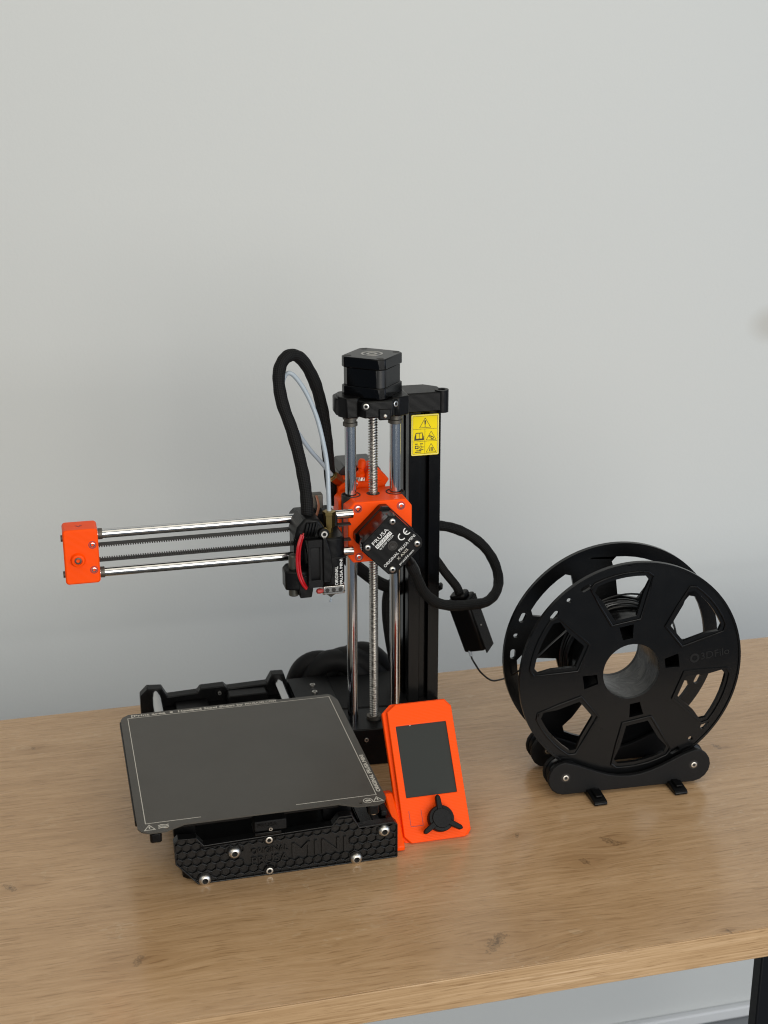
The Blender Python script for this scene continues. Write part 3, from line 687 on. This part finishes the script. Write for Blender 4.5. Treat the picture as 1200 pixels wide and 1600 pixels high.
obj('rear_cable', MB().tube(curve([(112, 160, 200), (124, 166, 182), (140, 170, 166), (156, 172, 152), (172, 176, 143), (186, 182, 138), (200, 186, 150)], 8), 6.0, 14), SLEEVE, pr)
obj('rear_cable', MB().tube(curve([(172, 176, 150), (166, 174, 138), (164.5, 172, 120), (167, 172, 95), (172, 174, 66), (176, 178, 36)], 8), 4.6, 14), SLEEVE, pr)
for (x_, y_, w_, h_, r_, dx_) in ((84, 234, 60, 49, 9.5, 0), (98, 226, 62, 50, 11.5, 8), (112, 228, 60, 50, 12.5, 8), (130, 234, 54, 52, 11.5, 6)):
    obj('power_cable', MB().tube(curve([(x_, y_+6, 5), (x_+1, y_+5, 24), (x_+0.14*w_, y_+3, h_*0.84), (x_+0.34*w_, y_, h_), (x_+0.6*w_, y_-2, h_*0.96), (x_+0.84*w_, y_-5, h_*0.7), (x_+w_+dx_, y_-8, h_*0.3), (x_+w_+dx_+3, y_-10, 5)], 8), r_, 16), MATTE, pr)

# --- display unit
tv = Vector((0, 68, 93)).normalized(); nv = Vector((0, -tv.z, tv.y))
df = frame((125, -46, 3), (1, 0, 0), tv, nv)
face = [(6, -1.5), (53.5, -1.5), (59, 5.5), (59, 109.5), (53.5, 116), (9, 116), (1.5, 110.5), (0.5, 4.5)]
sc_hole = [(7.2, 36.1), (52.2, 36.1), (52.2, 97.4), (7.2, 97.4)]
du = obj('display_unit', MB().prism(face, df, -4.5, 0, [sc_hole]), ORANGE, pr, bev=0.7, label='orange display unit with screen and dial leaning by the front panel')
face2 = [(4, -3), (55, -3), (60.3, 4), (60.3, 111), (55, 117.5), (6, 117.5), (-2.2, 110.5), (-2.2, 4)]
obj('rear_shell', MB().prism(face2, df, -9.5, -4.6), ORANGE, du, bev=0.8)
obj('rear_shell', MB().prism(inset(face2, 1.6), df, -16.5, -9.6), ORANGE, du, bev=0.8)
obj('display', MB().prism(sc_hole, df, -4.0, -1.4), SCREEN, du)
obj('light_mark', MB().prism([(19.4, 96.6), (20.6, 96.6), (20, 98)], df, -1.3, -1.0), CREAM, du)
btn = MB()
for q in ([(7.3, 12.3), (7.9, 12.3), (7.9, 25), (7.3, 25)], [(7.3, 11.7), (18.6, 11.7), (18.6, 12.3), (7.3, 12.3)], [(18, 12.3), (18.6, 12.3), (18.6, 25), (18, 25)]): btn.prism(q, df, 0.02, 0.07)
obj('button_groove', btn, REDS, du)
kb = obj('dial', MB().lathe(Vector(df(33, 15.2, 0)), nv, [(10.8, 0.4), (11.0, 2), (11.0, 7.5), (10.4, 8.4), (8.2, 8.6), (8.2, 9.2), (7.8, 10), (0.01, 10)], 32), MATTE, du, label='black dial with three finger arms')
for adeg in (92, 212, 328):
    a = math.radians(adeg); d_ = (math.cos(a), math.sin(a)); e_ = (-d_[1], d_[0])
    pt = lambda r, w_: (33+d_[0]*r+e_[0]*w_, 15.2+d_[1]*r+e_[1]*w_)
    obj('dial_arm', MB().prism([pt(6, -2.6), pt(18.2, -2.0), pt(20.2, 0), pt(18.2, 2.0), pt(6, 2.6)], df, 4.5, 9.4), MATTE, kb, bev=0.8)
# bracket between the display and the frame
obj('display_bracket', MB().prism([(-55, 0.8), (-36, 0.8), (-4, 12), (-4, 30), (-14, 33), (-40, 17), (-55, 5)], YZ, 115.8, 123.2), ORANGE, du, bev=1.2)

# ------------------------------------------------------------------ removable steel sheet
so = [(-96.4, -96), (-94, -101), (-88, -104.4), (-76, -104.4), (-61, -97.2), (58, -97.2), (72, -104.6), (88, -105.2), (94, -102), (96.4, -96), (96.4, 82), (92.5, 93.5), (90, 95.6), (44, 95.6), (41, 97.8), (-89, 97.8), (-94.5, 93), (-96.4, 88)]
holes = [circ(-74.5, -99.3, 1.5, 12), circ(75, -100.3, 1.5, 12)]
sheet = thing('print_sheet', 'dark grey steel print sheet with white frame line lying on the heated bed', 'print sheet', (0, 0, 77))
sp = obj('plate', MB().prism(so, XY, 77.0, 78.0, holes), SHEET, sheet)
pm = MB()
for q in ([(-90.3, -90), (-89.7, -90), (-89.7, 90), (-90.3, 90)], [(-90.3, 90), (90.3, 90), (90.3, 90.6), (-90.3, 90.6)], [(89.7, -90), (90.3, -90), (90.3, 90), (89.7, 90)],
          [(-90.3, -90.6), (-48, -90.6), (-48, -90), (-90.3, -90)], [(26, -90.6), (90.3, -90.6), (90.3, -90), (26, -90)]): pm.prism(q, XY, 78.02, 78.05)
obj('frame_line', pm, CREAM, sheet)
def sheet_text(s_, x, y, size, wd, rot=0, bold=0.02):
    c_, s2 = math.cos(rot), math.sin(rot)
    t = text_mb(s_, size, frame((x, y, 78.02), (c_, s2, 0), (-s2, c_, 0), (0, 0, 1)), 0.05, bold, 'CENTER', wd); return obj('lettering', t, CREAM, sheet)
sheet_text('[Print area', -72, 93.9, 5.2, 30); sheet_text('Heatbed Steel Sheet by', -17, 93.9, 5.2, 58); sheet_text('PRUSA3D.COM', 28, 93.6, 4.6, 28)
obj('lettering', MB().prism([(-53, 92.6), (-50.4, 92.6), (-50.4, 95.2), (-53, 95.2)], XY, 78.02, 78.06), CREAM, sheet)
sheet_text('ORIGINAL PRUSA MINI', 93.3, -55, 4.6, 62, math.pi/2, 0.03)
sy = MB()
def stri(cx, cy, s_, wd=0.7):
    sy.prism([(cx-s_, cy-s_*0.75), (cx+s_, cy-s_*0.75), (cx, cy+s_*1.0)], XY, 78.02, 78.06, [[(cx-s_+wd*1.7, cy-s_*0.75+wd), (cx+s_-wd*1.7, cy-s_*0.75+wd), (cx, cy+s_-wd*1.9)]])
    sy.prism([(cx-0.5, cy-1.2), (cx+0.5, cy-1.2), (cx+0.6, cy+1.8), (cx-0.6, cy+1.8)], XY, 78.02, 78.06)
stri(-87.5, -96.8, 4.6); stri(89.3, -97.6, 4.6)
for dy in (-2.0, 0, 2.0):
    sy.prism([(-81, -97.2+dy-0.5), (-78.5, -96.2+dy-0.5), (-75.5, -97.4+dy-0.5), (-73, -96.6+dy-0.5), (-73, -95.6+dy-0.5), (-75.5, -96.4+dy-0.5), (-78.5, -95.2+dy-0.5), (-81, -96.2+dy-0.5)], XY, 78.02, 78.06)
sy.prism(circ(81.5, -97.8, 3.8, 28), XY, 78.02, 78.06, [circ(81.5, -97.8, 3.2, 28)])
sy.prism(rrect(79.4, 83.8, -99, -96.6, 0.9), XY, 78.02, 78.06)
o = obj('warning_symbols', sy, CREAM, sheet); o['kind'] = 'stuff'

# ------------------------------------------------------------------ spool on its holder
SC = Vector((343.5, 0, 114.5)); yaw = math.radians(-2.6)
ux = Vector((math.cos(yaw), math.sin(yaw), 0)); uy = Vector((-math.sin(yaw), math.cos(yaw), 0)); uz = Vector((0, 0, 1))
spool = thing('filament_spool', 'nearly empty black plastic filament spool standing on a low roller holder', 'spool', SC-Vector((0, 0, 102)))
sf = frame(SC, ux, uz, uy)
RO = 102.5
def opening(ac, grow=0.0):
    g = grow; r0 = 52-g; r1 = 90+g; pts = []
    c_, s_ = math.cos(ac), math.sin(ac)
    hw0 = 10.2+g*0.8; hw1 = 25.0+g*0.85
    loc = [(r0, -hw0), (r0+20, -hw0-8.2), (r1-8, -hw1)]
    for k in range(6):
        b = -14.2+28.4*k/5
        b = b*(1+0.012*g)
        loc.append((r1*math.cos(math.radians(b)), r1*math.sin(math.radians(b))))
    loc += [(r1-8, hw1), (r0+20, hw0+8.2), (r0, hw0)]
    return [(c_*a_-s_*b_, s_*a_+c_*b_) for a_, b_ in loc]
def slotp(ac, r, ln, wd):
    c_, s_ = math.cos(ac), math.sin(ac); loc = rrect(-wd/2, wd/2, -ln/2, ln/2, wd/2-0.05, 4)
    return [(c_*(r+a_)-s_*b_, s_*(r+a_)+c_*b_) for a_, b_ in loc]
def winhole(ac, r):
    c_, s_ = math.cos(ac), math.sin(ac); loc = [(r-7, -4.6), (r+6, -6.6), (r+6, 6.6), (r-7, 4.6)]
    return [(c_*a_-s_*b_, s_*a_+c_*b_) for a_, b_ in loc]
def flange(d0, d1, rot, front):
    hs = [circ(0, 0, 26.2, 40)]
    for k in range(6): hs.append(opening(rot+math.radians(60*k)))
    for k in range(4 if front else 0): hs.append(winhole(rot+math.radians(90*k), 38.5))
    for base in (31, 211):
        for off, ln in ((-11.5, 9.5), (0, 4.2), (11.5, 9.5)): hs.append(slotp(rot+math.radians(base+off*0.95), 94, ln, 4.8))
    o = obj('flange', MB().prism(circ(0, 0, RO, 120), sf, d0, d1, hs), SPOOLB, spool, bev=0.5)
    rd = d0-1.0 if front else d1+1.0
    lip = MB().prism(circ(0, 0, RO, 120), sf, *( (rd, d0-0.02) if front else (d1+0.02, rd)), [circ(0, 0, RO-1.8, 120)])
    obj('rim', lip, SPOOLB, o, bev=0.35)
    if front:
        for k in range(6):
            q0 = opening(rot+math.radians(60*k), 4.8); q1 = opening(rot+math.radians(60*k), 3.0)
            obj('opening_ridge', MB().prism(q0, sf, d0-1.3, d0-0.02, [q1]), SPOOLB, o, bev=0.5)
    return o
ff = flange(0, 3.6, math.radians(99), True)
flange(49.5, 53, math.radians(99+37), False)
hubp = [(27.8, 3.4), (27.8, 49.6)]
core = MB(); nseg = 48
def pipe(mb, r0, r1, d0, d1):
    mb.prism(circ(0, 0, r1, nseg), sf, d0, d1, [circ(0, 0, r0, nseg)])
HUB = mat('scuffed black hub', (0.03, 0.03, 0.03), 0.3, spec=0.5)
hn = noise(HUB, objco(HUB), 55, 5, 0.65, 1.5)
L(HUB, ramp(HUB, hn, [(0.38, (0.007, 0.007, 0.007)), (0.52, (0.02, 0.02, 0.019)), (0.64, (0.07, 0.07, 0.066))]), P(HUB).inputs['Base Color']); bump(HUB, hn, 0.4, 0.002)
c1 = MB(); pipe(c1, 26.25, 28.4, 0.4, 53.2); bore = obj('bore_tube', c1, HUB, spool, bev=0.4)
c2 = MB(); pipe(c2, 46.5, 48.5, 3.7, 49.4); obj('core_tube', c2, SPOOLB, spool)
tx = text_mb('3DFilo', 9.5, frame(sf(77.5, 10.2, 0), (ux*math.cos(0.13)+uz*math.sin(0.13)), (uz*math.cos(0.13)-ux*math.sin(0.13)), -uy), 0.35, 0.0, 'CENTER', 27); obj('lettering', tx, EMB, ff)
obj('lettering', MB().prism(circ(58.5, 7.8, 4.4, 20), sf, -0.35, -0.01, [circ(58.5, 7.8, 2.6, 16)]), EMB, ff)

# filament: the last turns on the core and the free strand to the sensor
fl = thing('filament', 'thin black filament running from the spool to the hanging sensor', 'filament', SC)
pts = []
turns = 6
for k in range(turns*36+1):
    a = 2*math.pi*k/36; d = 6+40*abs(((k/36.0/7.0) % 2)-1) if False else 26+ (k/36.0)*3.1
    rr = 50.3+1.2*math.sin(k*0.013)+0.6*math.sin(k*0.11)
    pts.append(sf(rr*math.cos(a), rr*math.sin(a), d))
obj('winding', MB().tube(pts, 0.9, 6), FIL, fl)
lo1 = []
for k in range(60):
    a = math.radians(20+6*k); rr = 56+5*math.sin(k*0.11)+2*math.sin(k*0.35)
    lo1.append(sf(rr*math.cos(a), rr*math.sin(a), 30+6*math.sin(k*0.2)))
obj('loose_turn', MB().tube(lo1, 0.9, 6), FIL, fl)
obj('strand', MB().tube(curve([(235.8, 137, 95), (238.8, 134.3, 81.5), (241.4, 129, 75.5), (244.6, 120, 70.3), (249, 104, 69.6), (251, 84, 79), (251.5, 62, 92), (253, 42, 106), (262, 28, 122), (280, 25, 140), (305, 26, 158), (330, 28, 166)], 8), 0.9, 8), FIL, fl)

# holder: two roller rails and cross bars
hold = thing('spool_holder', 'low black roller stand with two curved rails under the filament spool', 'spool holder', SC-Vector((0, 0, 114.5)))
hf = frame((SC.x, 0, 0), ux, uz, uy)
def rail_poly():
    xl, xr, zc, re = -59.5, 61.5, 19.5, 16.0
    p = []
    for k in range(9):
        a = math.radians(262-172*k/8*0.98); p.append((xl+re*math.cos(a), zc+re*math.sin(a)))
    for k in range(1, 12):
        t = k/12; x = xl+ (xr-xl)*t
        z = zc+re - 19.5*math.sin(math.pi*t)**1.25; p.append((x, z))
    for k in range(9):
        a = math.radians(86-172*k/8); p.append((xr+re*math.cos(a), zc+re*math.sin(a)))
    return p
def rail(y0):
    pl = rail_poly()
    a_ = obj('rail', MB().prism(pl, hf, y0, y0+4.2), MATTE, hold, bev=0.7)
    b_ = obj('rail', MB().prism(pl, hf, y0+15, y0+18.5), MATTE, hold, bev=0.7)
    for x in (-59.5, 61.5):
        p0 = Vector(hf(x, 20.5, y0+4.8)); 
        ro = MB().lathe(p0, uy, [(11, 0), (14.2, 0.4), (14.4, 2), (11.5, 3.4), (11.5, 6.6), (14.4, 8), (14.2, 9.4), (11, 9.8)], 32)
        obj('roller', ro, SPOOLB, hold)
        obj('axle_recess', MB().lathe(Vector(hf(x, 20.5, y0)), -uy, [(4.2, -0.3), (4.2, 0.05), (0.01, 0.05)], 20), BELT, a_)
        screw(a_, Vector(hf(x, 20.5, y0)), -uy, 2.7, 0.9, dome=False)
rail(-8.5); rail(43)
for x in (-34, 43):
    cbm = MB().prism([(-27, 0.8), (68, 0.8), (68, 6.5), (-12, 6.5), (-25, 4.6), (-27, 3)], YZ, SC.x+x-6.2, SC.x+x+6.2)
    cb_ = obj('cross_bar', cbm, BLACK, hold, bev=0.8)
    obj('bar_rib', MB().box(SC.x+x-3, SC.x+x+3, -22, -9, 6.2, 8), BLACK, cb_, bev=0.6)

# filament sensor hanging on the feed line
ax = Vector((247.5-226, -4, 84-146)).normalized()
sx_ = Vector((0.78, -0.62, 0)); sx_ = (sx_-ax*sx_.dot(ax)).normalized(); sy_ = ax.cross(sx_).normalized()
so_ = Vector((237.8, 140, 116.0))
sfm = frame(so_, sx_, sy_, ax)
sn = thing('filament_sensor', 'small black box hanging in the air between column and spool', 'sensor', so_)
body = obj('housing', MB().prism(chrect(-11.5, 11.5, -10, 10, 2), sfm, -27, 28), BLACK, sn, bev=1.6)
obj('housing_neck', MB().prism(chrect(-8.5, 8.5, -7.5, 7.5, 3), sfm, -31.5, -27.1), BLACK, sn, bev=1.4)
obj('lid', MB().prism(chrect(-8.5, 8.9, -0.6, 0.6, 0.4), frame(so_+sy_*(-10.1), sx_, sy_, ax), -25, 29.5), MATTE, sn, bev=0.4)
obj('lid', MB().prism(chrect(-0.6, 0.6, -9, 9, 0.4), frame(so_+sx_*11.6, sx_, sy_, ax), -25, 31), MATTE, sn, bev=0.4)
screw(sn, so_+sx_*12.2+ax*4+sy_*2, sx_, 1.0, 0.6, dome=True)
obj('feed_tube_stub', MB().cyl((235.5, 137, 97), (238.6, 134.5, 82.5), 2.2, 14, 1.5), PTFE, sn)
obj('feed_hose', MB().tube(curve([Vector(sfm(0, 0, -30)), Vector(sfm(0, 0, -38)), (215, 146, 166), (207, 152, 178), (198, 160, 186), (186, 172, 190), (170, 180, 186)], 8), 4.2, 14), SLEEVE, sn)
obj('connector_plug', MB().prism(chrect(-3, 3, -2.2, 2.2, 1), frame((213, 156, 148), (0.6, -0.5, 0.6), (-0.6, 0.2, 0.75), (0.3, 0.8, 0.2)), -4, 4), BLACK, sn, bev=0.8)
